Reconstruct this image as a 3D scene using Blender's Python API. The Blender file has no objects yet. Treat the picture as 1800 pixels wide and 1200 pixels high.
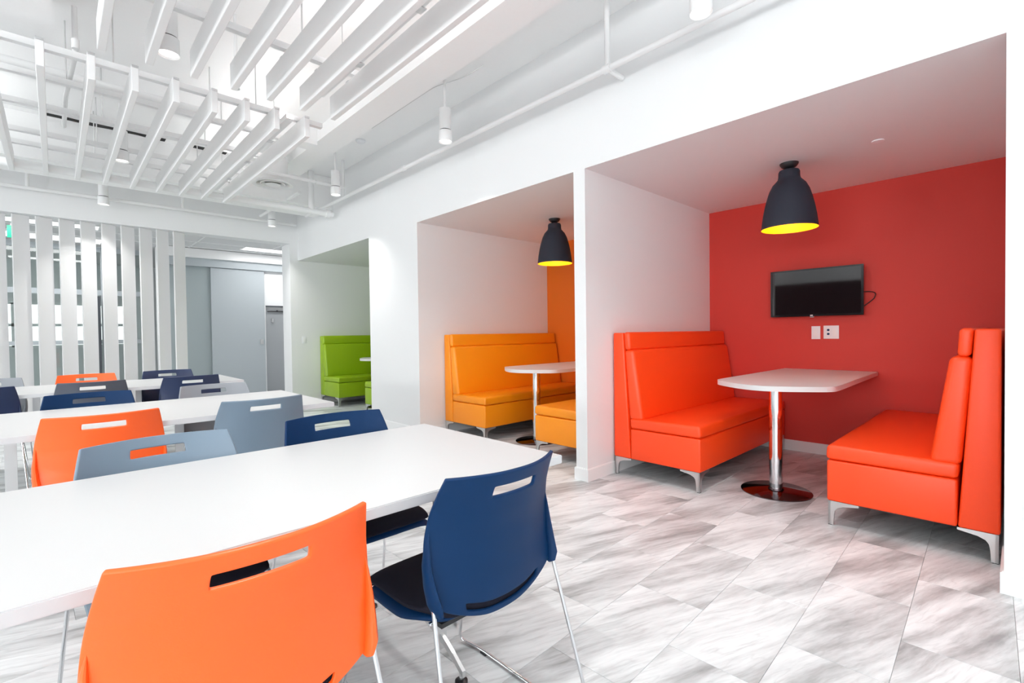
import bpy, bmesh, math, random
from mathutils import Vector, Matrix
R = math.radians
scene = bpy.context.scene
C = scene.collection

# ------------------------------------------------------------------ camera
F_PX, YAW, PIT, ROLL, EYE = 847.25, 0.758739, 0.0174036, -0.0129453, 1.157
def cam_axes():
    F = Vector((math.sin(YAW)*math.cos(PIT), math.cos(YAW)*math.cos(PIT), -math.sin(PIT)))
    Rt = Vector((math.cos(YAW), -math.sin(YAW), 0)); U = Rt.cross(F)
    c, s = math.cos(ROLL), math.sin(ROLL)
    return c*Rt + s*U, -s*Rt + c*U, F
r_, u_, f_ = cam_axes()
cd = bpy.data.cameras.new('camera'); cam = bpy.data.objects.new('camera', cd); C.objects.link(cam)
cd.sensor_width = 36; cd.lens = F_PX*36/1800; cd.clip_start = .05; cd.clip_end = 200
cam.matrix_world = Matrix(((r_.x, u_.x, -f_.x, 0), (r_.y, u_.y, -f_.y, 0), (r_.z, u_.z, -f_.z, EYE), (0, 0, 0, 1)))
scene.camera = cam

# ------------------------------------------------------------------ world, window fill, exposure
scene.view_settings.view_transform = 'Standard'; scene.view_settings.look = 'None'
scene.view_settings.gamma = 1; scene.view_settings.use_curve_mapping = False
scene.view_settings.exposure = -1.06
w = bpy.data.worlds.new('world'); scene.world = w; w.use_nodes = True
w.node_tree.nodes['Background'].inputs[0].default_value = (.93, .97, 1, 1)
w.node_tree.nodes['Background'].inputs[1].default_value = 1.6
scene.cycles.max_bounces = 12; scene.cycles.diffuse_bounces = 8; scene.cycles.sample_clamp_indirect = 6
scene.cycles.caustics_reflective = False; scene.cycles.caustics_refractive = False

def area(name, loc, rot, sx, sy, power, col=(1, 1, 1), shape='RECTANGLE', spread=None):
    l = bpy.data.lights.new(name, 'AREA'); l.shape = shape; l.size = sx
    if shape == 'RECTANGLE': l.size_y = sy
    l.energy = power; l.color = col
    if spread: l.spread = spread
    o = bpy.data.objects.new(name, l); o.location = loc; o.rotation_euler = rot; C.objects.link(o); return o
# fill lamps added at guessed window walls, left and behind the camera
TILT = 68            # added fill is tipped upward to brighten the ceiling
WL = [(-7.2, -4.4), (-4.1, -1.1), (-.8, 2.2), (7.2, 10.2)]
WR_ = [(-8.4, -5.5), (-5.2, -2.3), (-2.0, .9)]
for a_, b_ in WL:
    area('window_fill_left', (-8.97, (a_+b_)/2, 1.8), (0, R(-90-TILT), 0), 3.1, b_-a_, 290*(b_-a_), (.96, .985, 1))
for a_, b_ in WR_:
    area('window_fill_rear', ((a_+b_)/2, -7.97, 1.8), (R(90+TILT), 0, 0), b_-a_, 3.1, {-8.4: 230, -5.2: 165, -2.0: 12}[a_]*(b_-a_), (.96, .985, 1))
LAMP_W = 15          # power of one ceiling downlight

# ------------------------------------------------------------------ helpers
def lin(c):
    c = c/255
    return c/12.92 if c <= .04045 else ((c+.055)/1.055)**2.4
def rgb(r, g, b): return (lin(r), lin(g), lin(b), 1)
MATS = {}
def mat(name, col, rough=.5, metal=0, bump=0, bscale=60, spec=.5, coat=0, var=.0, emit=None, estr=0):
    m = bpy.data.materials.new(name); m.use_nodes = True; nt = m.node_tree; b = nt.nodes['Principled BSDF']
    b.inputs['Base Color'].default_value = col; b.inputs['Roughness'].default_value = rough
    b.inputs['Metallic'].default_value = metal; b.inputs['Specular IOR Level'].default_value = spec
    b.inputs['Coat Weight'].default_value = coat
    tc = nt.nodes.new('ShaderNodeTexCoord')
    if var or bump:
        n = nt.nodes.new('ShaderNodeTexNoise'); n.inputs['Scale'].default_value = bscale; n.inputs['Detail'].default_value = 3
        nt.links.new(tc.outputs['Object'], n.inputs['Vector'])
    if var:
        mp = nt.nodes.new('ShaderNodeMapRange'); mp.inputs['To Min'].default_value = 1-var; mp.inputs['To Max'].default_value = 1+var
        hsv = nt.nodes.new('ShaderNodeHueSaturation'); hsv.inputs['Color'].default_value = col
        nt.links.new(n.outputs['Fac'], mp.inputs['Value']); nt.links.new(mp.outputs[0], hsv.inputs['Value'])
        nt.links.new(hsv.outputs[0], b.inputs['Base Color'])
    if bump:
        bp = nt.nodes.new('ShaderNodeBump'); bp.inputs['Strength'].default_value = bump; bp.inputs['Distance'].default_value = .001
        nt.links.new(n.outputs['Fac'], bp.inputs['Height']); nt.links.new(bp.outputs[0], b.inputs['Normal'])
    if emit:
        b.inputs['Emission Color'].default_value = emit; b.inputs['Emission Strength'].default_value = estr
    MATS[name] = m; return m
WHITE = mat('white_paint', (.81, .816, .82, 1), .6, bump=.15, bscale=120, var=.008)
CEILW = mat('ceiling_paint', (.95, .95, .95, 1), .7, bump=.2, bscale=40, var=.015)
TRIM = mat('trim_gloss', (.87, .87, .87, 1), .35)
BAFFLE = mat('baffle_white', (.88, .88, .88, 1), .5)
SLATW = mat('slat_white', (.76, .76, .765, 1), .5)
PIPE = mat('painted_pipe', (.86, .86, .86, 1), .45)
REDW = mat('red_wall', rgb(196, 50, 38), .6, bump=.1, bscale=150, var=.01)
ORW = mat('orange_wall', rgb(222, 110, 8), .55, bump=.1, bscale=150, var=.01)
GRW = mat('green_wall', rgb(130, 165, 20), .55)
LR = mat('red_vinyl', rgb(244, 70, 16), .42, bump=.25, bscale=260, var=.01)
LO = mat('orange_vinyl', rgb(240, 142, 10), .38, bump=.25, bscale=260, var=.01)
LG = mat('green_vinyl', rgb(140, 172, 10), .38, bump=.25, bscale=260, var=.01)
CHROME = mat('chrome', (.82, .83, .85, 1), .08, 1)
SATIN = mat('satin_metal', (.72, .72, .72, 1), .3, 1)
BASECH = mat('dark_chrome', (.16, .13, .14, 1), .1, 1)
LAM = mat('white_laminate', (.66, .66, .66, 1), .35, bump=.03, bscale=200)
LAME = mat('laminate_edge', (.68, .68, .69, 1), .4)
P_OR = mat('orange_plastic', rgb(255, 98, 30), .38, bump=.15, bscale=400)
P_NV = mat('navy_plastic', rgb(0, 42, 82), .5, bump=.15, bscale=400, spec=.2)
P_N2 = mat('dark_navy_plastic', rgb(26, 42, 78), .4, bump=.15, bscale=400)
P_GR = mat('grey_plastic', rgb(112, 130, 146), .4, bump=.15, bscale=400)
P_G2 = mat('charcoal_plastic', rgb(80, 84, 95), .4, bump=.15, bscale=400)
P_G3 = mat('mid_grey_plastic', rgb(140, 144, 150), .4, bump=.15, bscale=400)
PAD = mat('black_fabric', rgb(26, 26, 38), .9, bump=.6, bscale=500, spec=.2)
BLACK = mat('black_rubber', (.012, .012, .014, 1), .45)
SHADE = mat('shade_slate', rgb(40, 43, 54), .65, spec=.3)
YEL = mat('shade_yellow', rgb(255, 190, 0), .5)
TVB = mat('tv_bezel', (.01, .01, .012, 1), .12)
TVS = mat('tv_screen', (.006, .003, .004, 1), .04, spec=.8)
PLATE = mat('plate_white', (.85, .86, .88, 1), .3)
LENS = mat('lamp_lens', (1, 1, 1, 1), .4, emit=(1, .98, .95, 1), estr=5)
STRIP = mat('strip_light', (1, 1, 1, 1), .4, emit=(1, 1, 1, 1), estr=3)
GDOOR = mat('grey_door', rgb(176, 183, 187), .35, var=.01)
GDOOR2 = mat('grey_door_dim', rgb(158, 168, 170), .35, var=.01)
GDARK = mat('closet_grey', rgb(160, 163, 166), .5)
DARK = mat('dark_frame', rgb(70, 74, 80), .5)
GREEN = mat('sign_green', rgb(0, 150, 110), .4)
WOODP = mat('brass', rgb(190, 140, 90), .4, 1)
VOID = mat('plenum_dark', (.02, .02, .02, 1), .9)
CTILE = mat('ceiling_tile', (.72, .72, .72, 1), .8, bump=.3, bscale=90)
GROUT = mat('joint', (.35, .35, .36, 1), .8)
glass = bpy.data.materials.new('clear_glass'); glass.use_nodes = True
_n = glass.node_tree; _n.nodes.remove(_n.nodes['Principled BSDF'])
_t = _n.nodes.new('ShaderNodeBsdfTransparent'); _t.inputs[0].default_value = (.9, .94, .93, 1)
_g = _n.nodes.new('ShaderNodeBsdfGlossy'); _g.inputs['Roughness'].default_value = .02
_f = _n.nodes.new('ShaderNodeFresnel'); _mx = _n.nodes.new('ShaderNodeMixShader')
_n.links.new(_f.outputs[0], _mx.inputs[0]); _n.links.new(_t.outputs[0], _mx.inputs[1]); _n.links.new(_g.outputs[0], _mx.inputs[2])
_n.links.new(_mx.outputs[0], _n.nodes['Material Output'].inputs[0])

def link(name, bm, m, parent=None, smooth=False, loc=None):
    bmesh.ops.recalc_face_normals(bm, faces=bm.faces)
    me = bpy.data.meshes.new(name); bm.to_mesh(me); bm.free()
    for mm in (m if isinstance(m, (list, tuple)) else [m]): me.materials.append(mm)
    if smooth:
        for p in me.polygons: p.use_smooth = True
        try: me.set_sharp_from_angle(angle=R(38))
        except Exception: pass
    o = bpy.data.objects.new(name, me); C.objects.link(o)
    if loc: o.location = loc
    if parent: o.parent = parent
    return o
def bake(o):
    """apply the modifiers of o into its mesh"""
    bpy.context.view_layer.update()
    dg = bpy.context.evaluated_depsgraph_get()
    me = bpy.data.meshes.new_from_object(o.evaluated_get(dg)); old = o.data
    o.modifiers.clear(); o.data = me; bpy.data.meshes.remove(old)
    for p in me.polygons: p.use_smooth = True
    return o
def box(bm, x0, y0, z0, x1, y1, z1, M=None, mi=0):
    x0, x1 = sorted((x0, x1)); y0, y1 = sorted((y0, y1)); z0, z1 = sorted((z0, z1))
    vs = [bm.verts.new((x, y, z)) for z in (z0, z1) for y in (y0, y1) for x in (x0, x1)]
    fs = [bm.faces.new([vs[i] for i in q]) for q in ((0, 2, 3, 1), (4, 5, 7, 6), (0, 1, 5, 4), (2, 6, 7, 3), (0, 4, 6, 2), (1, 3, 7, 5))]
    for f in fs: f.material_index = mi
    if M is not None: bmesh.ops.transform(bm, matrix=M, verts=vs)
    return vs
def nb(): return bmesh.new()
def bbox(name, a, b, m, parent=None, bev=0, seg=2):
    bm = nb(); box(bm, *a, *b)
    if bev:
        bmesh.ops.bevel(bm, geom=list(bm.edges), offset=bev, segments=seg, profile=.6, affect='EDGES')
    return link(name, bm, m, parent, smooth=bool(bev))
def lathe(bm, prof, n=32, M=None, mi=0):
    rings = []
    for r, z in prof:
        if r < 1e-6: rings.append([bm.verts.new((0, 0, z))])
        else: rings.append([bm.verts.new((r*math.cos(2*math.pi*i/n), r*math.sin(2*math.pi*i/n), z)) for i in range(n)])
    allv = [v for rr in rings for v in rr]
    for A, B in zip(rings, rings[1:]):
        for i in range(n):
            j = (i+1) % n
            if len(A) == 1 and len(B) == 1: continue
            if len(A) == 1: f = bm.faces.new((A[0], B[i], B[j]))
            elif len(B) == 1: f = bm.faces.new((A[i], B[0], A[j]))
            else: f = bm.faces.new((A[i], B[i], B[j], A[j]))
            f.material_index = mi
    if M is not None: bmesh.ops.transform(bm, matrix=M, verts=allv)
def tube(bm, pts, r, n=10, cyclic=False):
    pts = [Vector(p) for p in pts]; rings = []; up = None
    for i, p in enumerate(pts):
        if i == 0: d = pts[1]-p
        elif i == len(pts)-1: d = p-pts[i-1]
        else: d = (pts[i+1]-p).normalized()+(p-pts[i-1]).normalized()
        d.normalize()
        if up is None:
            up = Vector((0, 0, 1)) if abs(d.z) < .9 else Vector((1, 0, 0))
        a = d.cross(up)
        if a.length < 1e-5: a = d.cross(Vector((0, 1, 0)))
        a.normalize(); b = a.cross(d).normalized(); up = b
        rings.append([bm.verts.new(p+r*(math.cos(2*math.pi*k/n)*a+math.sin(2*math.pi*k/n)*b)) for k in range(n)])
    for A, B in zip(rings, rings[1:]):
        for k in range(n): bm.faces.new((A[k], A[(k+1) % n], B[(k+1) % n], B[k]))
    bm.faces.new(rings[0][::-1]); bm.faces.new(rings[-1])
def fillet(pts, rad, n=5):
    pts = [Vector(p) for p in pts]; out = [pts[0]]
    for i in range(1, len(pts)-1):
        p = pts[i]; a = (pts[i-1]-p); b = (pts[i+1]-p); ra = min(rad, a.length*.45, b.length*.45)
        A = p+a.normalized()*ra; B = p+b.normalized()*ra
        for k in range(n+1):
            t = k/n; out.append((1-t)**2*A+2*t*(1-t)*p+t*t*B)
    out.append(pts[-1]); return out
def prism(bm, poly, axis, a, b):
    """extrude a 2-D polygon along an axis from a to b"""
    def P(p, t):
        return {'x': (t, p[0], p[1]), 'y': (p[0], t, p[1]), 'z': (p[0], p[1], t)}[axis]
    A = [bm.verts.new(P(p, a)) for p in poly]; B = [bm.verts.new(P(p, b)) for p in poly]
    bm.faces.new(A); bm.faces.new(B[::-1]); n = len(poly)
    for i in range(n): bm.faces.new((A[i], A[(i+1) % n], B[(i+1) % n], B[i]))
def thing(name, label, cat, loc=(0, 0, 0), rz=0, group=None):
    o = bpy.data.objects.new(name, None); o.empty_display_size = .1; C.objects.link(o)
    o.location = loc; o.rotation_euler = (0, 0, rz); o['label'] = label; o['category'] = cat
    if group: o['group'] = group
    return o
def tag(o, label, cat, group=None):
    o['label'] = label; o['category'] = cat
    if group: o['group'] = group
    return o
def struct(name, a, b, m):
    o = bbox(name, a, b, m); o['kind'] = 'structure'; return o
def dup(root, loc, rz, label=None, recolor=None):
    r = root.copy(); C.objects.link(r); r.location = loc; r.rotation_euler = (0, 0, rz)
    if label: r['label'] = label
    def rec(src, dst):
        for ch in list(src.children):
            c = ch.copy(); C.objects.link(c); c.parent = dst
            if recolor and c.data and c.data.materials and c.data.materials[0].name in recolor:
                c.material_slots[0].link = 'OBJECT'; c.material_slots[0].material = recolor[c.data.materials[0].name]
            rec(ch, c)
    rec(root, r); return r

# ------------------------------------------------------------------ room shell
WX, BX, ZB, ZC = 2.97, 5.12, 2.41, 3.45
# floor: sub-base and plank tiles
fl = struct('floor', (-9, -8, -.06), (5.4, 14.2, -.004), GROUT)
tm = bpy.data.materials.new('stone_plank'); tm.use_nodes = True; nt = tm.node_tree; N = nt.nodes; L = nt.links
bs = N['Principled BSDF']; bs.inputs['Roughness'].default_value = .38; bs.inputs['Specular IOR Level'].default_value = .4
geo = N.new('ShaderNodeNewGeometry'); oi = N.new('ShaderNodeObjectInfo')
ad = N.new('ShaderNodeMath'); L.new(oi.outputs['Random'], ad.inputs[0]); L.new(geo.outputs['Random Per Island'], ad.inputs[1])
wn = N.new('ShaderNodeTexWhiteNoise'); wn.noise_dimensions = '1D'; L.new(ad.outputs[0], wn.inputs['W'])
sc = N.new('ShaderNodeVectorMath'); sc.operation = 'SCALE'; sc.inputs['Scale'].default_value = 40; L.new(wn.outputs['Color'], sc.inputs[0])
vr = N.new('ShaderNodeVectorRotate'); vr.rotation_type = 'Z_AXIS'; vr.inputs['Angle'].default_value = R(20); L.new(geo.outputs['Position'], vr.inputs['Vector'])
av = N.new('ShaderNodeVectorMath'); av.operation = 'ADD'; L.new(vr.outputs[0], av.inputs[0]); L.new(sc.outputs[0], av.inputs[1])
wn0 = N.new('ShaderNodeTexNoise'); wn0.inputs['Scale'].default_value = 3.2; wn0.inputs['Detail'].default_value = 4; L.new(av.outputs[0], wn0.inputs['Vector'])
wsub = N.new('ShaderNodeVectorMath'); wsub.operation = 'SUBTRACT'; wsub.inputs[1].default_value = (.5, .5, .5); L.new(wn0.outputs['Color'], wsub.inputs[0])
wsc = N.new('ShaderNodeVectorMath'); wsc.operation = 'SCALE'; wsc.inputs['Scale'].default_value = .055; L.new(wsub.outputs[0], wsc.inputs[0])
av2 = N.new('ShaderNodeVectorMath'); av2.operation = 'ADD'; L.new(av.outputs[0], av2.inputs[0]); L.new(wsc.outputs[0], av2.inputs[1])
def streak(sx, sy, detail, rough):
    mp = N.new('ShaderNodeMapping'); mp.inputs['Scale'].default_value = (sx, sy, 1); L.new(av2.outputs[0], mp.inputs['Vector'])
    n = N.new('ShaderNodeTexNoise'); n.inputs['Scale'].default_value = 1; n.inputs['Detail'].default_value = detail; n.inputs['Roughness'].default_value = rough
    L.new(mp.outputs[0], n.inputs['Vector']); return n
def ramp(n, stops):
    r = N.new('ShaderNodeValToRGB'); L.new(n.outputs['Fac'], r.inputs[0])
    e = r.color_ramp.elements
    while len(e) > 2: e.remove(e[-1])
    for i, (p, v) in enumerate(stops):
        q = e[i] if i < 2 else e.new(p)
        q.position = p; q.color = (v, v, v, 1)
    return r
r1 = ramp(streak(.9, 6.0, 6, .6), [(.33, .30), (.43, .56), (.51, .76), (.60, .86)])
r2 = ramp(streak(5, 60, 4, .65), [(.34, .80), (.46, .94), (.6, 1.0)])
r3 = ramp(streak(2.2, 13, 2, .5), [(.478, 1.0), (.4985, .70), (.512, 1.0)])
m1 = N.new('ShaderNodeMixRGB'); m1.blend_type = 'MULTIPLY'; m1.inputs[0].default_value = 1; L.new(r1.outputs[0], m1.inputs[1]); L.new(r2.outputs[0], m1.inputs[2])
m2 = N.new('ShaderNodeMixRGB'); m2.blend_type = 'MULTIPLY'; m2.inputs[0].default_value = .3; L.new(m1.outputs[0], m2.inputs[1]); L.new(r3.outputs[0], m2.inputs[2])
m3 = N.new('ShaderNodeMixRGB'); m3.blend_type = 'MULTIPLY'; m3.inputs[0].default_value = 1; m3.inputs[2].default_value = (.955, .99, 1, 1); L.new(m2.outputs[0], m3.inputs[1]); L.new(m3.outputs[0], bs.inputs['Base Color'])
bp = N.new('ShaderNodeBump'); bp.inputs['Strength'].default_value = .12; bp.inputs['Distance'].default_value = .002
L.new(r2.outputs[0], bp.inputs['Height']); L.new(bp.outputs[0], bs.inputs['Normal'])
TL, TW, TA = .610, .305, R(1.8)
TO = Vector((2.239, .605, 0)); ta = Vector((math.cos(TA), math.sin(TA), 0)); tb = Vector((-math.sin(TA), math.cos(TA), 0))
def tile_geo(bm, cx=0, cy=0, rot=0):
    h = .0006; b = .0012
    lo = [(-TL/2+h, -TW/2+h), (TL/2-h, -TW/2+h), (TL/2-h, TW/2-h), (-TL/2+h, TW/2-h)]
    hi = [(-TL/2+h+b, -TW/2+h+b), (TL/2-h-b, -TW/2+h+b), (TL/2-h-b, TW/2-h-b), (-TL/2+h+b, TW/2-h-b)]
    c, s = math.cos(rot), math.sin(rot)
    def V(p, z): return bm.verts.new((cx+c*p[0]-s*p[1], cy+s*p[0]+c*p[1], z))
    A = [V(p, -.004) for p in lo]; B = [V(p, -.0008) for p in lo]; D = [V(p, 0) for p in hi]
    for P, Q in ((A, B), (B, D)):
        for i in range(4): bm.faces.new((P[i], P[(i+1) % 4], Q[(i+1) % 4], Q[i]))
    bm.faces.new(D)
cells = []
for rr in range(-30, 46):
    for kk in range(-21, 8):
        a = kk*TL+(TL/2 if rr % 2 else 0)+TL/2
        c = TO+ta*a+tb*(rr*TW+TW/2)
        if not (-8.9 < c.x < 5.3 and -7.9 < c.y < 14.1): continue
        v = c-Vector((0, 0, EYE)); z = v.dot(f_)
        vis = z > .25 and abs(v.dot(r_)/z) < 1.18 and -v.dot(u_)/z < .9 and c.x > -1.6 and c.x < 5.25
        cells.append((0 if vis else 1, v.length, c))
cells.sort(key=lambda t: (t[0], t[1]))
bm = nb(); tile_geo(bm); proto = link('plank', bm, tm, fl); first = True
for vis, d, c in cells[:296]:
    o = proto if first else proto.copy()
    if not first: C.objects.link(o)
    first = False; o.location = c; o.rotation_euler = (0, 0, TA)
bm = nb()
for vis, d, c in cells[296:]: tile_geo(bm, c.x, c.y, TA)
o = link('plank_field', bm, tm, fl); o['kind'] = 'stuff'

struct('ceiling', (-9, -8, ZC), (5.4, 8.5, ZC+.1), CEILW)
# right-hand wall: bulkhead over the alcoves, piers, partition
struct('wall_right', (WX, -8, ZB), (5.3, 8.3, ZC), WHITE)
struct('wall_near', (WX, -8, 0), (5.3, .045, ZB), WHITE)
struct('wall_partition', (WX, 2.30, 0), (BX, 2.41, ZB), WHITE)
struct('wall_middle', (WX, 4.655, 0), (BX, 5.80, ZB), WHITE)
struct('wall_far', (2.84, 8.3, 0), (5.3, 8.67, 2.68), WHITE)
struct('wall_header', (-9, 8.3, 2.68), (5.3, 8.5, ZC), WHITE)
struct('wall_red', (BX, .045, 0), (5.3, 2.355, ZB), REDW)
struct('wall_orange', (BX, 2.355, 0), (5.3, 5.2, ZB), ORW)
struct('wall_green', (BX, 5.2, 0), (5.3, 8.3, ZB), GRW)
def window_wall(name, horiz, c0, spans, lo, hi, a0, a1):
    """wall with window openings; horiz: True = plane of constant y"""
    bm = nb()
    def B(u0, z0, u1, z1):
        if horiz: box(bm, u0, c0-.1, z0, u1, c0+.1, z1)
        else: box(bm, c0-.1, u0, z0, c0+.1, u1, z1)
    B(a0, 0, a1, lo); B(a0, hi, a1, ZC)
    e = [a0]+[q for s in spans for q in s]+[a1]
    for i in range(0, len(e), 2): B(e[i], lo, e[i+1], hi)
    o = link(name, bm, WHITE); o['kind'] = 'structure'; return o
window_wall('wall_left', False, -9.1, WL, .2, 3.4, -8, 14.2)  # openings here and behind the camera are guessed, placed to light the room
window_wall('wall_rear', True, -8.1, WR_, .2, 3.4, -9, 5.3)
wi = 0
for horiz, c0, s in [(False, -9.1, q) for q in WL]+[(True, -8.1, q) for q in WR_]:
    wi += 1; bm = nb()
    def B(u0, z0, u1, z1, t=.03):
        if horiz: box(bm, u0, c0-t, z0, u1, c0+t, z1)
        else: box(bm, c0-t, u0, z0, c0+t, u1, z1)
    a, b = s; mid = (a+b)/2
    B(a, .2, b, .25); B(a, 3.35, b, 3.4); B(a, .25, a+.05, 3.35); B(b-.05, .25, b, 3.35); B(mid-.025, .25, mid+.025, 3.35)
    o = link('window_%d' % wi, bm, TRIM); o['kind'] = 'structure'  # frames of the guessed, unseen windows
struct('wall_tv_reflection', (-8.99, 2.6, 0), (-8.93, 7.0, 2.75), mat('reflection_dark', (.03, .012, .014, 1), .7))  # unseen dark panel added to shape the reflection in the television
# baseboards
BH = .092
def bb(name, segs):
    bm = nb()
    for (x0, y0, x1, y1, nx, ny) in segs:
        t = .012
        box(bm, min(x0, x1, x0+nx*t, x1+nx*t), min(y0, y1, y0+ny*t, y1+ny*t), 0, max(x0, x1, x0+nx*t, x1+nx*t), max(y0, y1, y0+ny*t, y1+ny*t), BH)
        box(bm, min(x0, x1, x0+nx*t*.55, x1+nx*t*.55), min(y0, y1, y0+ny*t*.55, y1+ny*t*.55), BH, max(x0, x1, x0+nx*t*.55, x1+nx*t*.55), max(y0, y1, y0+ny*t*.55, y1+ny*t*.55), BH+.006)
    o = link(name, bm, TRIM); o['kind'] = 'structure'
bb('baseboard_near', [(WX, -7.9, WX, .045, -1, 0), (WX-.012, .045, BX, .045, 0, 1)])
bb('baseboard_partition', [(WX, 2.30, WX, 2.41, -1, 0), (WX-.012, 2.30, BX, 2.30, 0, -1), (WX-.012, 2.41, BX, 2.41, 0, 1)])
bb('baseboard_middle', [(WX, 4.655, WX, 5.80, -1, 0), (WX-.012, 4.655, BX, 4.655, 0, -1), (WX-.012, 5.8, BX, 5.8, 0, 1)])
bb('baseboard_far', [(2.84, 8.3, BX, 8.3, 0, -1)])
bb('baseboard_red', [(BX, .06, BX, 2.285, -1, 0)])
bb('baseboard_orange', [(BX, 2.425, BX, 4.64, -1, 0)])
bb('baseboard_green', [(BX, 5.815, BX, 8.285, -1, 0)])

# ------------------------------------------------------------------ room beyond the screen
struct('ceiling_corridor', (-9, 8.5, 2.79), (5.4, 14.2, 2.9), CTILE)
bm = nb()
for y in (9.1, 9.7, 10.3): box(bm, -8.9, y-.012, 2.782, 5.2, y+.012, 2.79)
for x in (-4.2, -3.0, -1.8, -.6, .6, 1.8, 3.0, 4.2): box(bm, x-.012, 8.5, 2.782, x+.012, 10.5, 2.79)
o = link('trim_1', bm, TRIM); o['kind'] = 'structure'
struct('wall_corridor', (1.35, 10.62, 0), (5.3, 10.8, 2.79), WHITE)
struct('trim_2', (1.35, 10.38, 2.615), (5.3, 10.62, 2.78), TRIM)
struct('trim_3', (1.35, 10.46, 2.47), (5.3, 10.62, 2.615), GDOOR)
struct('wall_end', (-9, 14.0, 0), (5.3, 14.2, 2.79), WHITE)
struct('wall_side', (5.3, 8.5, 0), (5.4, 14.2, 2.79), WHITE)
def sliding(n, x0, x1, y0, ztop, m, hx=None):
    d = struct('door_%d' % n, (x0, y0, .012), (x1, y0+.035, ztop), m)
    if hx is not None:
        bm = nb(); box(bm, hx-.03, y0-.01, 1.0, hx+.03, y0, 1.10); box(bm, hx-.012, y0-.016, 1.03, hx+.012, y0-.01, 1.07)
        link('door_pull', bm, SATIN, d)
    return d
sliding(1, 1.4, 2.17, 10.56, 2.47, GDOOR2)
sliding(2, 2.155, 3.085, 10.50, 2.465, GDOOR, 3.02)
# closet opening with rail, beside the sliding door
struct('wall_closet', (3.10, 10.56, 1.78), (5.3, 10.62, 2.47), WHITE)
struct('trim_4', (3.088, 10.54, 0), (3.115, 10.6, 1.78), TRIM)
struct('trim_5', (3.115, 10.54, 1.755), (5.3, 10.6, 1.78), DARK)
struct('door_3', (3.13, 10.585, .01), (4.1, 10.61, 1.70), GDARK)
t = thing('coat_rail', 'dark coat rail with bracket and hook inside the grey closet opening', 'rail', (3.35, 10.56, 0))
bm = nb(); tube(bm, [(-.2, 0, 1.665), (.35, 0, 1.665)], .012, 8); link('rod', bm, BLACK, t)
for x in (-.1, .17):
    bm = nb(); box(bm, x-.014, -.012, 1.44, x+.014, .026, 1.52); box(bm, x-.03, -.02, 1.45, x+.01, -.012, 1.47); link('hook', bm, SATIN if x < 0 else BLACK, t)
bm = nb(); box(bm, -.02, -.02, 1.66, .0, .03, 1.69); link('bracket', bm, BLACK, t)
# strip light and ceiling panels beyond the screen
def panel_light(x0, y0, x1, y1, label, name='strip_light'):
    t = thing(name, label, 'ceiling light', ((x0+x1)/2, (y0+y1)/2, 2.78), 0)
    dx, dy = (x1-x0)/2, (y1-y0)/2
    bm = nb(); box(bm, -dx-.02, -dy-.02, -.006, dx+.02, -dy, .008); box(bm, -dx-.02, dy, -.006, dx+.02, dy+.02, .008)
    box(bm, -dx-.02, -dy, -.006, -dx, dy, .008); box(bm, dx, -dy, -.006, dx+.02, dy, .008); link('frame', bm, TRIM, t)
    bm = nb(); box(bm, -dx, -dy, -.002, dx, dy, .006); link('diffuser', bm, STRIP, t)
    area('corridor_light', ((x0+x1)/2, (y0+y1)/2, 2.76), (0, 0, 0), x1-x0, y1-y0, 26*(x1-x0))
panel_light(2.55, 9.65, 4.0, 10.0, 'long lit strip light in the ceiling before the grey sliding doors')
panel_light(-.62, 9.2, .5, 9.5, 'lit ceiling panel seen through the left slats, nearer of two', 'ceiling_panel_light')
panel_light(-.6, 10.4, .6, 10.9, 'lit ceiling panel seen through the left slats, farther of two', 'ceiling_panel_light')
# glazed partition behind the slats
gx0, gx1, gy = -4.8, 1.34, 11.4
bm = nb()
for z0, z1 in ((0, .12), (1.06, 1.13), (1.93, 2.02), (2.7, 2.79)): box(bm, gx0, gy-.03, z0, gx1, gy+.03, z1)
for x in (-4.8, -3.6, -2.4, -1.2, -.1, .62, 1.30): box(bm, x, gy-.035, 0, x+.05, gy+.035, 2.79)
gw = link('window_6', bm, MATS['satin_metal'] if False else GDOOR); gw['kind'] = 'structure'
for x0, x1 in zip((-4.75, -3.55, -2.35, -1.15, -.05, .67), (-3.6, -2.4, -1.2, -.1, .62, 1.30)):
    for z0, z1 in ((.12, 1.06), (1.13, 1.93), (2.02, 2.7)):
        bbox('pane', (x0, gy-.004, z0), (x1, gy+.004, z1), glass, gw)
o = struct('trim_6', (.50, 11.2, 0), (.60, 11.3, 1.9), DARK)
wd = window_bm = nb()
bm = wd
for z in (1.0, 1.45, 1.9): box(bm, -4.5, 13.94, z-.03, 1.2, 14.0, z+.03)
for x in (-4.5, -3.2, -1.9, -.6, .3, 1.2): box(bm, x-.03, 13.94, 1.0, x+.03, 14.0, 1.9)
o = link('window_7', bm, TRIM); o['kind'] = 'structure'
for x0, x1 in zip((-4.47, -3.17, -1.87, -.57, .33), (-3.23, -1.93, -.63, .27, 1.17)):
    for z0, z1 in ((1.03, 1.42), (1.48, 1.87)):
        bbox('pane', (x0, 13.97, z0), (x1, 13.99, z1), STRIP, o)
t = thing('exit_sign', 'green hanging exit sign glimpsed through the leftmost gap of the slats', 'sign', (-.402, 9.6, 2.565))
bbox('sign_box', (-.045, -.012, 0), (.045, .012, .17), GREEN, t); bbox('sign_hanger', (-.01, -.01, .17), (.01, .01, .225), SATIN, t)

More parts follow.
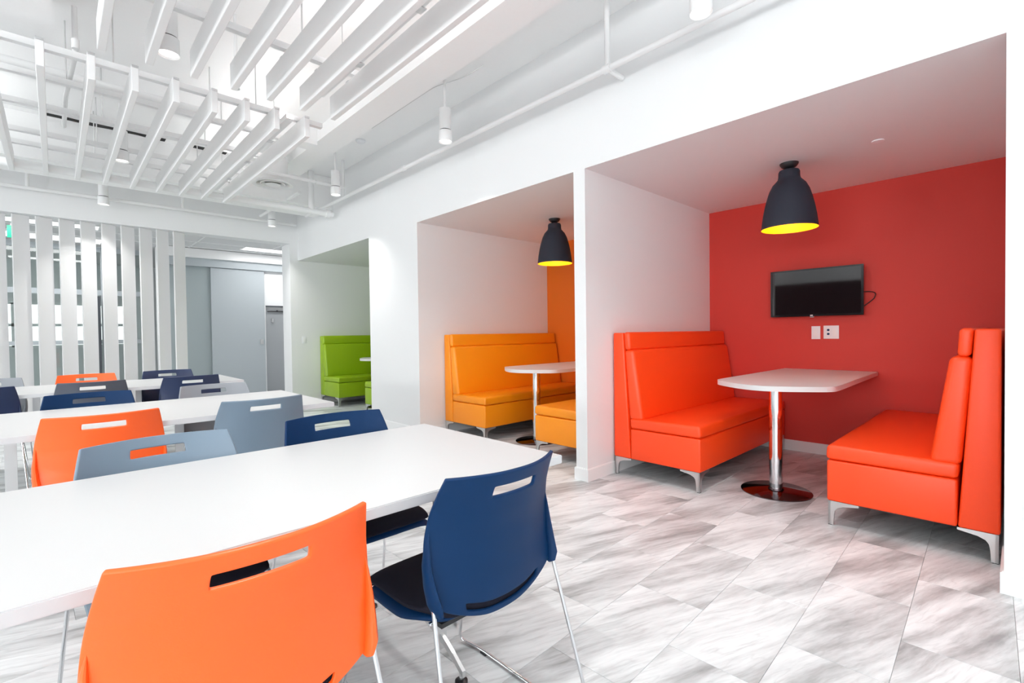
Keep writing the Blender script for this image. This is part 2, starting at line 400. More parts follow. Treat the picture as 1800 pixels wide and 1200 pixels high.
# vertical slat screen
SX = [-.70, -.495, -.289, -.083, .127, .330, .537, .737, .935, 1.125, 1.322]
ords = ['outermost', 'second', 'third', 'fourth', 'fifth', 'sixth', 'seventh', 'eighth', 'ninth', 'tenth', 'eleventh']
for i, x in enumerate(SX):
    x += .013
    n = len(SX)-1-i
    lab = ('white vertical slat at the right end of the screen, beside the grey doors' if n == 0 else
           'white vertical slat, %s from the right end of the screen' % ords[n])
    t = thing('screen_slat', lab, 'slat', (x, 8.40, 0), R(27), 'vertical slats of the white screen')
    bbox('board', (-.081, -.012, .012), (.081, .012, 2.676), SLATW, t)
    bm = nb(); box(bm, -.03, -.018, 0, .03, .018, .012); link('floor_bracket', bm, SATIN, t)
    bm = nb(); box(bm, -.03, -.018, 2.676, .03, .018, 2.68); link('top_bracket', bm, SATIN, t)

# ------------------------------------------------------------------ ceiling services
t_ = nb(); box(t_, 2.15, -7.9, 3.3, 2.43, 6.66, 3.449); tag(link('air_duct', t_, CEILW), 'long white boxed duct under the ceiling right of the baffles', 'duct')
bm = nb(); box(bm, -2.4, -3.9, 3.12, .03, 4.55, ZC-.002)
o = link('trim_7', bm, CEILW); o['kind'] = 'structure'
bm = nb(); box(bm, -8.9, 6.9, 2.99, WX, 7.55, ZC-.002)
o = link('trim_8', bm, CEILW); o['kind'] = 'structure'
bm = nb(); box(bm, -8.9, 5.35, 3.26, 2.149, 5.55, ZC-.002)
o = link('trim_9', bm, CEILW); o['kind'] = 'structure'
# dark gap above the ceiling boards
bm = nb(); v = []
rnd = random.Random(4)
xs = [i*.125-.02 for i in range(14)]
for x in xs: v.append((bm.verts.new((x, 6.85-.04-rnd.random()*.05, ZC-.004)), bm.verts.new((x, 6.85+.02+rnd.random()*.03, ZC-.004))))
for i, (a, b) in enumerate(zip(v, v[1:])):
    if i in (8, ): continue
    bm.faces.new((a[0], b[0], b[1], a[1]))
g = bmesh.ops.extrude_face_region(bm, geom=list(bm.faces)); bmesh.ops.translate(bm, verts=[q for q in g['geom'] if isinstance(q, bmesh.types.BMVert)], vec=(0, 0, .003))
o = link('trim_10', bm, VOID); o['kind'] = 'structure'
# baffles: two banks
GA, GB = 'white ceiling baffles of the far bank', 'white ceiling baffles of the near bank'
bmA = nb(); box(bmA, -.02, 0, 0, .02, 2.68, .17); bmesh.ops.bevel(bmA, geom=list(bmA.edges), offset=.003, segments=1, affect='EDGES')
bmB = nb(); box(bmB, -.02, 0, 0, .02, 2.68, .17); bmesh.ops.bevel(bmB, geom=list(bmB.edges), offset=.003, segments=1, affect='EDGES')
def end_strip(t, y):
    bm = nb(); box(bm, -.018, y-.004, .155, .018, y, .17); link('end_cap', bm, SATIN, t)
protoA = None
AX = [-.27, -.03, .205, .425, .652, .885, 1.10, 1.315, 1.55]
for i, x in enumerate(AX):
    n = len(AX)-1-i
    lab = ('white ceiling baffle at the right edge of the far bank' if n == 0 else 'white ceiling baffle of the far bank, %s from its right edge' % ords[n])
    if protoA is None:
        t = thing('ceiling_baffle', lab, 'baffle', (x, 4.06, 2.8), 0, GA); protoA = t
        link('blade', bmA, BAFFLE, t, smooth=True); end_strip(t, 0)
        for yy in (.19, 2.4):
            bm = nb(); box(bm, -.012, yy-.02, .17, .012, yy+.02, .185); link('clip', bm, SATIN, t)
    else: t = dup(protoA, (x, 4.06, 2.8), 0, lab)
protoB = None
BXs = [.228, .448, .677, .902, 1.123, 1.351, 1.575]
for i, x in enumerate(BXs):
    n = len(BXs)-1-i
    lab = ('white ceiling baffle at the right edge of the near bank' if n == 0 else 'white ceiling baffle of the near bank, %s from its right edge' % ords[n])
    if protoB is None:
        t = thing('ceiling_baffle', lab, 'baffle', (x, .94, 2.8), 0, GB); protoB = t
        link('blade', bmB, BAFFLE, t, smooth=True)
        for yy in (.3, 2.4):
            bm = nb(); box(bm, -.012, yy-.02, .17, .012, yy+.02, .185); link('clip', bm, SATIN, t)
    else: dup(protoB, (x, .94, 2.8), 0, lab)
def linear_light(label, x, y0, y1, watts):
    t = thing('linear_uplight', label, 'linear light', (x, (y0+y1)/2, 2.93), 0, 'slim linear uplights between the baffles')
    h = (y1-y0)/2; bm = nb()
    box(bm, -.03, -h, 0, .03, h, .006); box(bm, -.03, -h, .006, -.026, h, .04); box(bm, .026, -h, .006, .03, h, .04); link('trough', bm, PIPE, t)
    bm = nb(); box(bm, -.024, -h+.01, .02, .024, h-.01, .024); link('diffuser', bm, LENS, t)
    for k in (-.55, 0, .55):
        bm = nb(); box(bm, -.045, k*h-.03, -.006, .045, k*h+.03, 0); link('joiner', bm, SATIN, t)
    for k in (-.7, .7):
        bm = nb(); tube(bm, [(0, k*h, .04), (0, k*h, .52)], .003, 6); link('hanger_wire', bm, SATIN, t)
    area('ceiling_fill', (x, (y0+y1)/2, 2.965), (math.pi, 0, 0), .05, y1-y0, watts)  # upward lamp added to brighten the ceiling
linear_light('slim linear light between the last two baffles of the near bank', 1.463, .94, 3.58, 13)
linear_light('slim linear light between the last two baffles of the far bank', 1.435, 4.12, 6.70, 13)
linear_light('added unseen linear light left of the far baffles, outside the picture', -.62, 4.7, 6.70, 12)  # out of view, added for ceiling brightness
linear_light('added unseen linear light over the left floor area, outside the picture', -3.2, 1.0, 6.0, 20)  # another unseen light put in to lift the ceiling
# channel rails that carry the baffles, hung on rods
rails = [(4.26, -2.2, 1.75, 'far bank, nearest rail'), (4.75, -2.2, 1.72, 'far bank, second rail'), (5.35, -2.2, 1.72, 'far bank, third rail'),
         (6.06, -2.2, 1.72, 'far bank, fourth rail'), (6.45, -2.2, 1.72, 'far bank, farthest rail'), (3.25, .1, 1.68, 'near bank, far rail'), (1.4, .1, 1.68, 'near bank, near rail')]
for k, (y, x0, x1, s) in enumerate(rails):
    t = thing('support_rail', 'white metal rail across the top of the baffles, '+s, 'rail', (0, y, 2.985), 0)
    bm = nb(); box(bm, x0, -.022, 0, x1, .022, .004); box(bm, x0, -.022, .004, x1, -.018, .04); box(bm, x0, .018, .004, x1, .022, .04); link('channel', bm, PIPE, t)
    for xx in ((.33, 1.22) if k != 1 else (.10, 1.0)):
        bm = nb(); tube(bm, [(xx, 0, .004), (xx, 0, (3.12 if (xx < .03 and y < 4.55) else ZC)-2.985)], .005, 6); link('hanger_rod', bm, SATIN, t)
def pipe(name, pts, r, label, cat='pipe', m=PIPE, fittings=(), drops=()):
    t = thing(name, label, cat, pts[0]); P0 = Vector(pts[0])
    bm = nb(); tube(bm, [Vector(p)-P0 for p in fillet(pts, .08)], r, 12); link('run', bm, m, t, smooth=True)
    for p in fittings:
        p = Vector(p)-P0; d = (Vector(pts[1])-P0).normalized()
        bm = nb(); tube(bm, [p-d*.03, p+d*.03], r*1.35, 12); link('coupling', bm, m, t, smooth=True)
    for p, q in drops:
        bm = nb(); tube(bm, [Vector(p)-P0, Vector(q)-P0], r*.9, 10); link('branch', bm, m, t, smooth=True)
    return t
pipe('sprinkler_pipe', [(2.78, -3.8, 2.955), (2.78, 7.4, 2.955)], .021, 'white sprinkler pipe running along the top of the alcove wall',
     fittings=[(2.78, 1.95, 2.955), (2.78, 4.6, 2.955)], drops=[((2.78, 1.95, 2.955), (2.96, 1.95, 2.955)), ((2.78, 1.95, 2.955), (2.78, 1.95, 3.44)), ((2.78, 6.1, 2.955), (2.78, 6.1, 3.44))])
pipe('large_pipe', [(-4.8, 6.72, 2.87), (2.90, 6.72, 2.87)], .042, 'thick white pipe across the ceiling under the far ends of the baffles',
     fittings=[(2.82, 6.72, 2.87), (1.6, 6.72, 2.87)], drops=[((2.60, 6.72, 2.87), (2.60, 6.72, 3.42))])
pipe('small_pipe', [(-4.8, 8.16, 2.965), (2.9, 8.16, 2.965)], .022, 'thin white pipe along the header above the slat screen',
     drops=[((1.35, 8.16, 2.965), (1.35, 8.16, 3.44)), ((-.2, 8.16, 2.965), (-.2, 8.16, 3.44))])
pipe('branch_pipe', [(2.35, 6.45, 3.02), (2.35, 8.1, 3.02)], .02, 'short white branch pipe linking the two cross pipes near the corner')
pipe('cross_pipe', [(1.55, 5.98, 3.05), (2.74, 5.98, 3.05)], .02, 'white pipe crossing below the round air diffuser', fittings=[(2.4, 5.98, 3.05)])
pipe('conduit', [(.14, 4.33, 3.36), (.14, 4.33, 3.06), (.10, 5.2, 3.06), (.10, 5.9, 3.06)], .016, 'bent white conduit beside the leftmost baffles of the far bank', 'conduit', fittings=[(.14, 4.3, 3.1)])
pipe('left_pipe', [(-2.3, 4.95, 3.14), (1.0, 4.95, 3.14)], .03, 'white pipe crossing above the far baffles, nearest the boxed beam')
pipe('left_pipe', [(-2.3, 5.7, 3.1), (1.84, 5.7, 3.1)], .02, 'thin white pipe crossing above the middle of the far baffles')
# thin cable to sensor
bm = nb(); tube(bm, fillet([(2.70, 3.15, 3.44), (2.60, 3.3, 3.36), (2.57, 3.7, 3.42), (2.57, 4.9, 3.42)], .1), .004, 6)
tag(link('cable', bm, SATIN), 'thin grey cable sagging along the plain ceiling right of the duct', 'cable')
def disc_thing(name, label, cat, loc, prof, m, n=28):
    bm = nb(); lathe(bm, prof, n); o = link(name, bm, m, smooth=True, loc=loc); tag(o, label, cat); return o
disc_thing('smoke_detector', 'small white detector at the corner of the plain ceiling by the duct end', 'detector', (2.66, 5.35, ZC), [(0, 0), (.055, 0), (.055, -.018), (.04, -.035), (0, -.038)], PLATE)
disc_thing('sprinkler_cover', 'small round white cover plate on the red alcove ceiling', 'sprinkler', (4.02, .66, ZB), [(0, 0), (.035, 0), (.035, -.006), (.02, -.009), (0, -.009)], PLATE)
# bare sprinkler head with brass fitting between the baffle banks
t = thing('fire_sprinkler', 'small upright sprinkler head with brass fitting between the baffle banks', 'sprinkler', (.98, 3.86, 2.93))
bm = nb(); tube(bm, [(0, 0, .05), (0, 0, .52)], .012, 8); link('drop_pipe', bm, PIPE, t)
bm = nb(); lathe(bm, [(0, .05), (.018, .05), (.018, .02), (.01, .015), (0, .015)], 12); link('fitting', bm, WOODP, t)
bm = nb(); lathe(bm, [(0, .015), (.006, .015), (.006, 0), (.024, -.002), (.024, -.006), (0, -.006)], 12); link('deflector', bm, SATIN, t)
# round diffuser
t = thing('air_diffuser', 'round white ceiling air diffuser beyond the right end of the baffles', 'vent', (1.94, 6.19, 2.99))
bm = nb(); lathe(bm, [(.17, .303), (.17, .02), (.22, 0), (.225, -.012), (.18, -.012), (.15, .03), (.15, .19)], 40); link('outer_ring', bm, PIPE, t, smooth=True)
bm = nb(); lathe(bm, [(.125, .03), (.14, -.005), (.13, -.012), (.1, .02), (.1, .03)], 40); link('middle_ring', bm, PIPE, t, smooth=True)
bm = nb(); lathe(bm, [(0, .0), (.07, -.004), (.085, -.014), (0, -.018)], 40); link('centre_cone', bm, PIPE, t, smooth=True)
bm = nb(); lathe(bm, [(0, .09), (.149, .09), (.149, .1), (0, .1)], 32); link('throat', bm, BLACK, t)
# downlights; those behind the camera and far left are unseen, added for light
DL = [(2.54, 1.18, 'above the red alcove, nearest the camera at right'), (2.54, 3.50, 'above the orange alcove'), (2.50, 5.70, 'beyond the end of the duct'),
      (2.47, 7.96, 'before the far header at right'), (.53, 3.52, 'in the gap between the two baffle banks'), (.50, 5.93, 'seen between the far baffles'),
      (.484, 8.0, 'before the slat screen header'), (.5, 1.18, 'above the near end of the front table'), (2.54, -1.15, 'added behind the camera at right'), (.5, -1.15, 'added behind the camera at left'),
      (-1.5, 1.18, 'added over the left side of the room, near'), (-1.5, 3.5, 'added over the left side of the room, middle'), (-1.5, 5.9, 'added over the left side of the room, far'), (-3.6, 1.18, 'added over the open floor left, near'), (-3.6, 3.5, 'added over the open floor left, middle'), (-3.6, 5.9, 'added over the open floor left, far')]
proto = None
for x, y, s in DL:
    lab = 'white cylinder ceiling downlight '+s
    if proto is None:
        t = thing('downlight', lab, 'downlight', (x, y, 2.85), 0, 'cylinder downlights'); proto = t
        bm = nb(); lathe(bm, [(.047, .012), (.058, .0), (.058, .095), (.0, .095)], 28); link('trim_ring', bm, PIPE, t, smooth=True)
        bm = nb(); lathe(bm, [(0, .095), (.05, .095), (.05, .104), (0, .104)], 28); link('shadow_gap', bm, BLACK, t)
        bm = nb(); lathe(bm, [(0, .104), (.051, .104), (.051, .29), (0, .29)], 28); link('housing', bm, PIPE, t, smooth=True)
        bm = nb(); tube(bm, [(0, 0, .29), (0, 0, .60)], .012, 8); link('stem', bm, PIPE, t)
        bm = nb(); lathe(bm, [(0, .008), (.048, .010), (.048, .014), (0, .014)], 28); link('lens', bm, LENS, t)
    else: dup(proto, (x, y, 2.85), 0, lab)
    area('downlight_beam', (x, y, 2.845), (0, 0, 0), .09, .09, LAMP_W, (1, .985, .96), 'DISK', R(95))

# ------------------------------------------------------------------ alcove booths
def cushion(name, poly, x0, x1, m, parent, bev=.018, seg=4):
    bm = nb(); prism(bm, poly, 'x', x0, x1)
    bmesh.ops.bevel(bm, geom=list(bm.edges), offset=bev, segments=seg, profile=.5, affect='EDGES', clamp_overlap=True)
    return link(name, bm, m, parent, smooth=True)
def leg_bm(sx, sy):
    """cast corner foot with two arms curving up under the base; corner at origin, arms towards (sx, sy)"""
    bm = nb()
    prof = [(0, 0), (.026, 0), (.030, .06), (.034, .085), (.046, .103), (.075, .116), (.15, .128), (.15, .140), (0, .140)]
    prism(bm, [(sy*a, b) for a, b in prof], 'x', 0, sx*.012)
    prism(bm, [(sx*a, b) for a, b in prof], 'y', 0, sy*.012)
    return bm
BL = 1.79
def make_booth(m, label, loc, rz):
    """local: back at y=0, front towards -y ; length along x centred"""
    t = thing('booth_bench', label, 'booth seat', loc, rz, 'upholstered booth benches')
    h = BL/2
    fr = [(0, .143), (0, 1.148), (-.093, 1.148), (-.153, .143)]
    cushion('back_panel', fr, -h, h, m, t, .012, 3)
    cushion('seat_base', [(-.155, .143), (-.155, .384), (-.725, .384), (-.725, .143)], -h, h, m, t, .012, 3)
    bbox('underside_shade', (-h+.02, -.70, .139), (h-.02, -.02, .143), MATS['black_rubber'], t)  # black sheet added below the bench to deepen the shade
    cushion('seat_cushion', [(-.152, .386), (-.147, .468), (-.725, .474), (-.732, .388)], -h-.002, h+.002, m, t, .022, 4)
    cushion('backrest_cushion', [(-.098, 1.012), (-.141, .455), (-.265, .455), (-.185, 1.012)], -h+.001, h-.001, m, t, .030, 5)
    cushion('headrest', [(-.095, 1.153), (-.106, 1.010), (-.158, 1.010), (-.150, 1.153)], -h+.001, h-.001, m, t, .020, 4)
    for sx, sy, x, y in ((1, -1, -h+.006, -.006), (1, 1, -h+.006, -.719), (-1, -1, h-.006, -.006), (-1, 1, h-.006, -.719)):
        l = link('leg', leg_bm(sx, sy), SATIN, t); l.location = (x, y, .003)
        bm = nb(); box(bm, 0, 0, -.003, sx*.022, sy*.022, 0); link('glide', bm, BLACK, l)
    return t
XM = 3.302+BL/2
b1 = make_booth(LR, 'red vinyl booth bench on the left of the red alcove, facing right', (XM, 2.297-.014, 0), 0)
# placed so that the back touches the baseboard-free upper wall
b1.location.y = 2.284
b2 = dup(b1, (XM, .062, 0), R(180), 'red vinyl booth bench on the right of the red alcove, back to the near wall')
rc = {'red_vinyl': LO}
b3 = dup(b1, (XM, 4.640, 0), 0, 'orange vinyl booth bench against the left wall of the orange alcove', rc)
b4 = dup(b1, (XM-.03, 2.427, 0), R(180), 'orange vinyl booth bench with its back to the partition, mostly hidden by it', rc)
rc = {'red_vinyl': LG}
b5 = dup(b1, (XM, 8.285, 0), 0, 'green vinyl booth bench against the far wall of the green alcove', rc)
b6 = dup(b1, (XM+.03, 6.52-.6, 0), R(180), 'green vinyl booth bench cut off by the wide white wall', rc)
b6.location = (XM, 5.93, 0)

def booth_table(label, loc):
    t = thing('booth_table', label, 'table', loc, 0, 'booth tables with one chrome column')
    # outline, local x towards wall ; column at (0,0)
    xw = BX-3.73-.004; half = [(xw, .365), (.55, .376), (.10, .386), (-.02, .386), (-.09, .380), (-.135, .352), (-.18, .300), (-.25, .21), (-.30, .12), (-.332, .035)]
    half = [tuple(p)[:2] for p in fillet([(a, b, 0) for a, b in half], .05, 3)]
    pts = half+[(a, -b) for a, b in half[::-1]]
    bm = nb(); prism(bm, pts, 'z', .751, .785)
    bmesh.ops.bevel(bm, geom=[e for e in bm.edges if abs((e.verts[0].co-e.verts[1].co).z) < 1e-4], offset=.003, segments=2, affect='EDGES')
    link('table_top', bm, LAM, t, smooth=True)
    bm = nb(); lathe(bm, [(0, .008), (.043, .008), (.043, .740), (0, .740)], 32); link('column', bm, CHROME, t, smooth=True)
    bm = nb(); lathe(bm, [(0, 0), (.228, 0), (.228, .006), (.224, .009), (.05, .016), (.048, .03), (0, .03)], 48); link('base_disc', bm, BASECH, t, smooth=True)
    bm = nb(); box(bm, -.12, -.12, .740, .12, .12, .751); link('mounting_plate', bm, BLACK, t)
    return t
t1 = booth_table('white-topped chrome pedestal table between the two red benches', (3.73, 1.202, 0))
t2 = dup(t1, (3.73, 3.565, 0), 0, 'white-topped chrome pedestal table between the two orange benches')
t3 = dup(t1, (3.80, 7.12, 0), 0, 'white table tip showing above the green bench seat')
for ch in t3.children:
    if ch.name.startswith('table_top'): ch.scale = (.95, 1, 1)

def pendant(label, loc):
    t = thing('pendant_lamp', label, 'pendant lamp', loc, 0, 'slate bell pendants with yellow inside')
    outer = [(.19, 0), (.1885, .02), (.180, .09), (.168, .16), (.153, .225), (.135, .285), (.112, .332), (.085, .362), (.077, .372), (.073, .39), (.0715, .425), (.066, .437), (.0, .437)]
    bm = nb(); lathe(bm, outer, 48); link('shade', bm, SHADE, t, smooth=True)
    inner = [(.1895, .0005), (.186, .02), (.177, .09), (.165, .16), (.150, .225), (.132, .285), (.109, .328), (.0, .332)]
    bm = nb(); lathe(bm, inner, 48); link('shade_lining', bm, YEL, t, smooth=True)['label'] = 'bright yellow inner lining'
    bm = nb(); lathe(bm, [(0, .24), (.018, .242), (.030, .265), (.026, .30), (.016, .315), (.016, .332), (0, .332)], 20); link('bulb', bm, LENS, t, smooth=True)
    bm = nb(); tube(bm, [(0, 0, .437), (0, 0, .465)], .006, 8); link('stem', bm, BLACK, t)
    bm = nb(); lathe(bm, [(0, .452), (.03, .452), (.05, .465), (.062, .482), (.064, .492), (0, .492)], 28); link('canopy', bm, BLACK, t, smooth=True)
    l = bpy.data.lights.new('bulb_light', 'POINT'); l.energy = 14; l.shadow_soft_size = .03; l.color = (1, .97, .93)
    o = bpy.data.objects.new('bulb_light', l); C.objects.link(o); o.location = (loc[0], loc[1], loc[2]+.2)
    return t
p1 = pendant('dark slate bell pendant lamp over the red alcove table', (4.05, 1.206, 1.918))
p2 = dup(p1, (4.03, 3.545, 1.918), 0, 'dark slate bell pendant lamp over the orange alcove table')
l = bpy.data.objects['bulb_light'].copy(); C.objects.link(l); l.location = (4.03, 3.545, 2.118)

# television and wall plates on the red wall
t = thing('television', 'black flat television mounted on the red wall', 'television', (BX, 1.296, 1.276))
bbox('wall_mount', (-.035, -.16, .12), (0, .16, .34), BLACK, t)
bbox('casing', (-.075, -.366, .003), (-.035, .366, .434), TVB, t, .004)
sm = bbox('screen', (-.0765, -.352, .018), (-.075, .352, .424), TVS, t)
fr = nb()
for a in ((-.079, -.37, 0, -.074, .37, .018), (-.079, -.37, .424, -.074, .37, .437), (-.079, -.37, .018, -.074, -.352, .424), (-.079, .352, .018, -.074, .37, .424)): box(fr, *a)
link('bezel', fr, TVB, t)
bm = nb(); box(bm, -.0805, .012, .004, -.079, .034, .013); link('maker_mark', bm, PLATE, t)['label'] = 'tiny pale mark on the lower bezel'
bm = nb(); box(bm, -.07, .008, -.01, -.05, .038, .003); link('sensor_tab', bm, GDARK, t)
bm = nb(); tube(bm, fillet([(-.03, -.35, .20), (-.03, -.41, .20), (-.02, -.445, .185), (-.015, -.435, .14), (-.012, -.36, .075)], .03), .004, 6)
link('cable', bm, BLACK, t)
t = thing('light_switch', 'single white switch plate on the red wall below the television', 'switch', (BX, 1.303, 1.125))
bbox('plate', (-.006, -.036, -.06), (0, .036, .06), PLATE, t, .002); bbox('rocker', (-.009, -.017, -.034), (-.006, .017, .034), TRIM, t, .001)
t = thing('wall_socket', 'white double data and power plate with two dark round ports', 'socket', (BX, 1.182, 1.128))
bbox('plate', (-.006, -.06, -.06), (0, .06, .06), PLATE, t, .002); 
for z in (-.016, .02):
    bm = nb(); lathe(bm, [(0, 0), (.010, 0), (.010, .003), (0, .003)], 16, Matrix.Translation((-.006, .022, z)) @ Matrix.Rotation(R(-90), 4, 'Y')); link('port', bm, P_NV, t)
bbox('rocker', (-.008, -.045, -.034), (-.006, -.012, .034), TRIM, t, .001)
t = thing('light_switch', 'faint white switch plate on the white wall left of the green bench', 'switch', (3.045, 8.3, 1.09))
bbox('plate', (-.036, -.006, -.06), (.036, 0, .06), PLATE, t, .002); bbox('rocker', (-.017, -.009, -.034), (.017, -.006, .034), TRIM, t, .001)

# ------------------------------------------------------------------ dining tables
def dining_table(label, x0, x1, y0, y1, legs, fy=None, rz=0.0):
    cx, cy = (x0+x1)/2, (y0+y1)/2
    t = thing('dining_table', label, 'table', (cx, cy, 0), rz, 'long white dining tables')
    bm = nb(); box(bm, x0-cx, y0-cy, .712, x1-cx, y1-cy, .74)
    bmesh.ops.bevel(bm, geom=list(bm.edges), offset=.0025, segments=2, affect='EDGES')
    for f in bm.faces: f.material_index = 1 if abs(f.normal.z) < .5 else 0
    link('table_top', bm, [LAM, LAME], t, smooth=True)
    fy = fy if fy is not None else cy
    for lx in legs:
        bm = nb(); box(bm, lx-cx-.021, y0-cy+.310, .06, lx-cx+.021, y0-cy+.322, .705); link('column', bm, SATIN, t)
        bm = nb(); box(bm, lx-cx-.03, fy-cy-.30, .703, lx-cx+.03, fy-cy+.30, .712); link('top_plate', bm, SATIN, t)
        bm = nb(); n = 12; hw = .325; prev = None
        for k in range(n+1):
            s = -1+2*k/n; yy = fy-cy+s*hw; zt = .045+.12*(1-s*s); th = .022+.018*(1-abs(s))
            q = [bm.verts.new((lx-cx+dx, yy, z)) for dx, z in ((-.006, zt-th), (.006, zt-th), (.006, zt), (-.006, zt))]
            if prev:
                for i in range(4): bm.faces.new((prev[i], prev[(i+1) % 4], q[(i+1) % 4], q[i]))
            else: bm.faces.new(q)
            prev = q
        bm.faces.new(prev[::-1]); link('arched_foot', bm, SATIN, t, smooth=False)
        for s in (-1, 1):
            bm = nb(); M = Matrix.Translation((lx-cx, fy-cy+s*.31, 0))
            lathe(bm, [(0, 0), (.021, 0), (.021, .008), (.012, .014), (0, .014)], 20, M, 0); lathe(bm, [(.007, .014), (.007, .034), (0, .034)], 12, M, 1)
            link('glide', bm, [BLACK, CHROME], t, smooth=True)
    return t
dining_table('nearest long white dining table filling the left foreground', -.62, 1.245, 1.072, 1.915, (-.33, .955), 1.583)
dining_table('second white dining table from the camera, behind the pale grey chair', -.62, 1.262, 2.955, 3.935, (-.163, .50), 3.53)
dining_table('farthest white dining table, nearest the slat screen', -.62, 1.318, 5.16, 6.08, (-.12, .538), 5.72)

# ------------------------------------------------------------------ chairs
def lerp(tab, x):
    if x <= tab[0][0]: return tab[0][1]
    for (a, va), (b, vb) in zip(tab, tab[1:]):
        if x <= b: 
            t = (x-a)/(b-a); return va+(vb-va)*t
    return tab[-1][1]
HW = [(.42, .188), (.46, .213), (.50, .228), (.54, .235), (.60, .238), (.66, .234), (.70, .229), (.74, .222), (.78, .214), (.815, .206)]
YC = [(.42, -.212), (.50, -.224), (.58, -.226), (.66, -.233), (.72, -.250), (.77, -.266), (.815, -.282)]
WR = [(.42, .012), (.50, .034), (.58, .060), (.66, .070), (.72, .075), (.77, .070), (.815, .062)]
def back_pt(u, z):
    return Vector((lerp(HW, z)*u, lerp(YC, z)+lerp(WR, z)*u*u, z))
def zbot(u): return .432+.07*abs(u)**2.3
def ztop(u): return .815
def make_chair(label, m, loc, rz):
    t = thing('stacking_chair', label, 'chair', loc, rz, 'stacking chairs around the dining tables')
    # backrest with a hand slot and a lower slot
    us = [-1, -.97, -.88, -.78, -.62, -.46, -.36, -.31, -.2, 0, .2, .31, .36, .46, .62, .78, .88, .97, 1]
    zs = [None, 'a', 'b', .515, .545, .58, .62, .66, .70, .722, .742, .752, .779, .789, .801, .810, None]
    bm = nb(); G = []
    for j, zz in enumerate(zs):
        row = []
        for u in us:
            zb, zt = zbot(u), ztop(u)
            lo, hi = .56, .76
            if j == 0: z = zb
            elif zz == 'a': z = zb+.016
            elif zz == 'b': z = zb+.036
            elif zz is None: z = zt
            elif zz <= .545: z = max(zz, zb+.036+.012*(j-2))
            else: z = zz
            row.append(bm.verts.new(back_pt(u, z)))
        G.append(row)
    for j in range(len(zs)-1):
        for i in range(len(us)-1):
            um = (us[i]+us[i+1])/2
            if j == 11 and abs(um) < .355: continue
            if j == 1 and abs(um) < .62: continue
            bm.faces.new((G[j][i], G[j][i+1], G[j+1][i+1], G[j+1][i]))
    b = link('backrest', bm, m, t)
    s = b.modifiers.new('s', 'SOLIDIFY'); s.thickness = .011; s.offset = 0
    bv = b.modifiers.new('b', 'BEVEL'); bv.width = .0022; bv.segments = 1; bv.angle_limit = R(50)
    ss = b.modifiers.new('u', 'SUBSURF'); ss.levels = 2; ss.render_levels = 2
    bake(b)
    # dark strip seen through the lower slot
    bm = nb(); prev = None
    for k in range(13):
        u = -.66+1.32*k/12; zb = zbot(u)
        q = [bm.verts.new(back_pt(u, z)+Vector((0, dy, 0))) for z, dy in ((zb+.011, .007), (zb+.042, .007), (zb+.042, .011), (zb+.011, .011))]
        if prev:
            for i in range(4): bm.faces.new((prev[i], prev[(i+1) % 4], q[(i+1) % 4], q[i]))
        else: bm.faces.new(q)
        prev = q
    bm.faces.new(prev[::-1]); link('slot_strip', bm, PAD, t)['label'] = 'dark strip behind the lower slot'
    # side brackets moulded down each flank, sockets for the frame
    for s in (-1, 1):
        bm = nb(); prof = [(.478, .004), (.486, .018), (.51, .024), (.55, .020), (.60, .015), (.65, .009), (.68, .002)]
        n = 10; rings = []
        for z, r in prof:
            c = back_pt(s*.975, z)+Vector((0, -.004, 0))
            rings.append([bm.verts.new(c+Vector((r*.62*math.cos(2*math.pi*k/n), r*1.15*math.sin(2*math.pi*k/n), 0))) for k in range(n)])
        for A, B in zip(rings, rings[1:]):
            for k in range(n): bm.faces.new((A[k], A[(k+1) % n], B[(k+1) % n], B[k]))
        bm.faces.new(rings[0][::-1]); bm.faces.new(rings[-1])
        link('side_bracket', bm, m, t, smooth=True)
    # seat shell + pad
    def seat(name, hw0, z0, th, m, y0, y1, drop, skirt):
        bm = nb(); nu, nv = 10, 10; G = []
        for j in range(nv+1):
            v = j/nv; y = y0+(y1-y0)*v; row = []
            for i in range(nu+1):
                u = -1+2*i/nu
                hw = hw0*(.80+.20*min(1, v*2.6))*(1-.03*max(0, v-.85)/.15)
                z = z0+.010*u*u*(1-v)-drop*max(0, (v-.78)/.22)**2-skirt*abs(u)**8*min(1, v*2.5)+(-.010*math.sin(math.pi*v))
                row.append(bm.verts.new((hw*u, y-.008*u*u*v-.010*v*abs(u)**8, z)))
            G.append(row)
        for j in range(nv):
            for i in range(nu): bm.faces.new((G[j][i], G[j][i+1], G[j+1][i+1], G[j+1][i]))
        o = link(name, bm, m, t)
        s = o.modifiers.new('s', 'SOLIDIFY'); s.thickness = th; s.offset = -1
        if True:
            for f in o.data.polygons: pass
        ss = o.modifiers.new('u', 'SUBSURF'); ss.levels = 1; ss.render_levels = 1
        return bake(o)
    seat('seat_shell', .226, .446, .014, m, -.178, .205, .034, .026)
    seat('seat_pad', .214, .460, .018, PAD, -.195, .207, .022, .006)
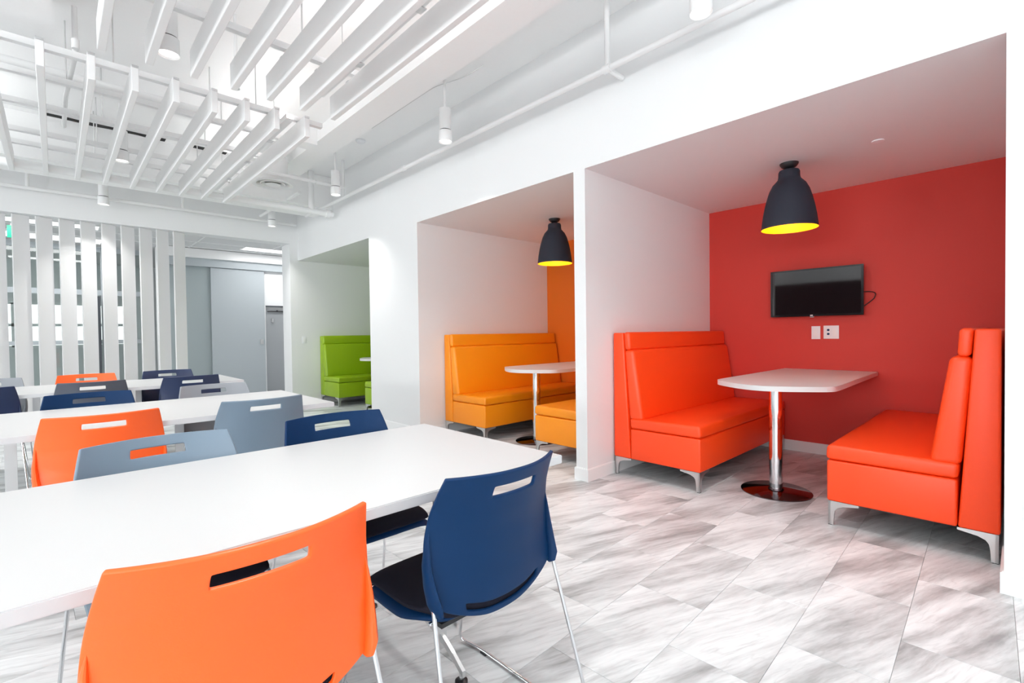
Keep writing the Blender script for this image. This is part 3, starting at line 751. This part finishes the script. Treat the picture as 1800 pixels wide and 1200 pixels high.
    # chrome sled frame
    for s in (-1, 1):
        pts = [(s*.225, -.185, .54), (s*.232, -.205, .46), (s*.266, -.325, .0075), (s*.275, -.10, .0075), (s*.277, .20, .0075), (s*.258, .292, .0075), (s*.205, .165, .418), (s*.15, .15, .418)]
        bm = nb(); tube(bm, fillet(pts, .035, 5), .0058, 10); link('sled_leg', bm, CHROME, t, smooth=True)
        for yy, xx in ((-.27, .268), (.17, .277)):
            bm = nb(); box(bm, s*xx-.009, yy-.014, 0, s*xx+.009, yy+.014, .006); link('glide', bm, BLACK, t)
    for yy in (.15, -.12):
        bm = nb(); tube(bm, [(-.19, yy, .418), (.19, yy, .418)], .0055, 8); link('cross_bar', bm, CHROME, t, smooth=True)
    bm = nb(); box(bm, -.17, -.15, .412, .17, .17, .424); link('seat_plate', bm, BLACK, t)
    return t
CY = .225   # distance from chair centre to the back's top corners
c0 = make_chair('orange plastic chair nearest the camera, at the front left', P_OR, (.25, .922+CY, 0), R(0))
def ch(x, yb, rz, label, m, far=False):
    """yb = y of the top corners of the back"""
    y = yb-CY if far else yb+CY
    return dup(c0, (x, y, 0), R(rz)+(math.pi if far else 0), label, {'orange_plastic': m})
b_ = ch(.848, .93, 1, 'navy plastic chair with chrome sled legs at the near right corner of the front table', P_NV)
b_.scale = (.93, 1, 1)
ch(.265, 2.02, 3, 'pale grey plastic chair at the far side of the front table, handle slot centred', P_GR, True)
ch(.872, 2.035, 0, 'navy plastic chair facing the camera across the right end of the front table', P_NV, True)
ch(.155, 2.89, 0, 'orange plastic chair at the near side of the second table', P_OR)
ch(.835, 2.888, 0, 'slate grey plastic chair at the near right of the second table', P_GR)
ch(.15, 4.03, 0, 'navy plastic chair at the far side of the second table, back partly behind its top', P_NV, True)
ch(.83, 4.01, 0, 'light grey plastic chair at the far right side of the second table', P_G3, True)
ch(.21, 5.088, 0, 'charcoal plastic chair at the near side of the farthest table', P_G2)
ch(.88, 5.085, 0, 'dark navy plastic chair at the near right of the farthest table', P_N2)
ch(-.43, 5.088, 0, 'navy plastic chair cut by the left picture edge, near side of the farthest table', P_N2)
ch(.215, 6.17, 0, 'orange plastic chair at the far side of the farthest table', P_OR, True)
ch(.852, 6.155, 0, 'navy plastic chair at the far right side of the farthest table', P_N2, True)
ch(-.43, 6.17, 0, 'grey plastic chair at the left picture edge, far side of the farthest table', P_G3, True)
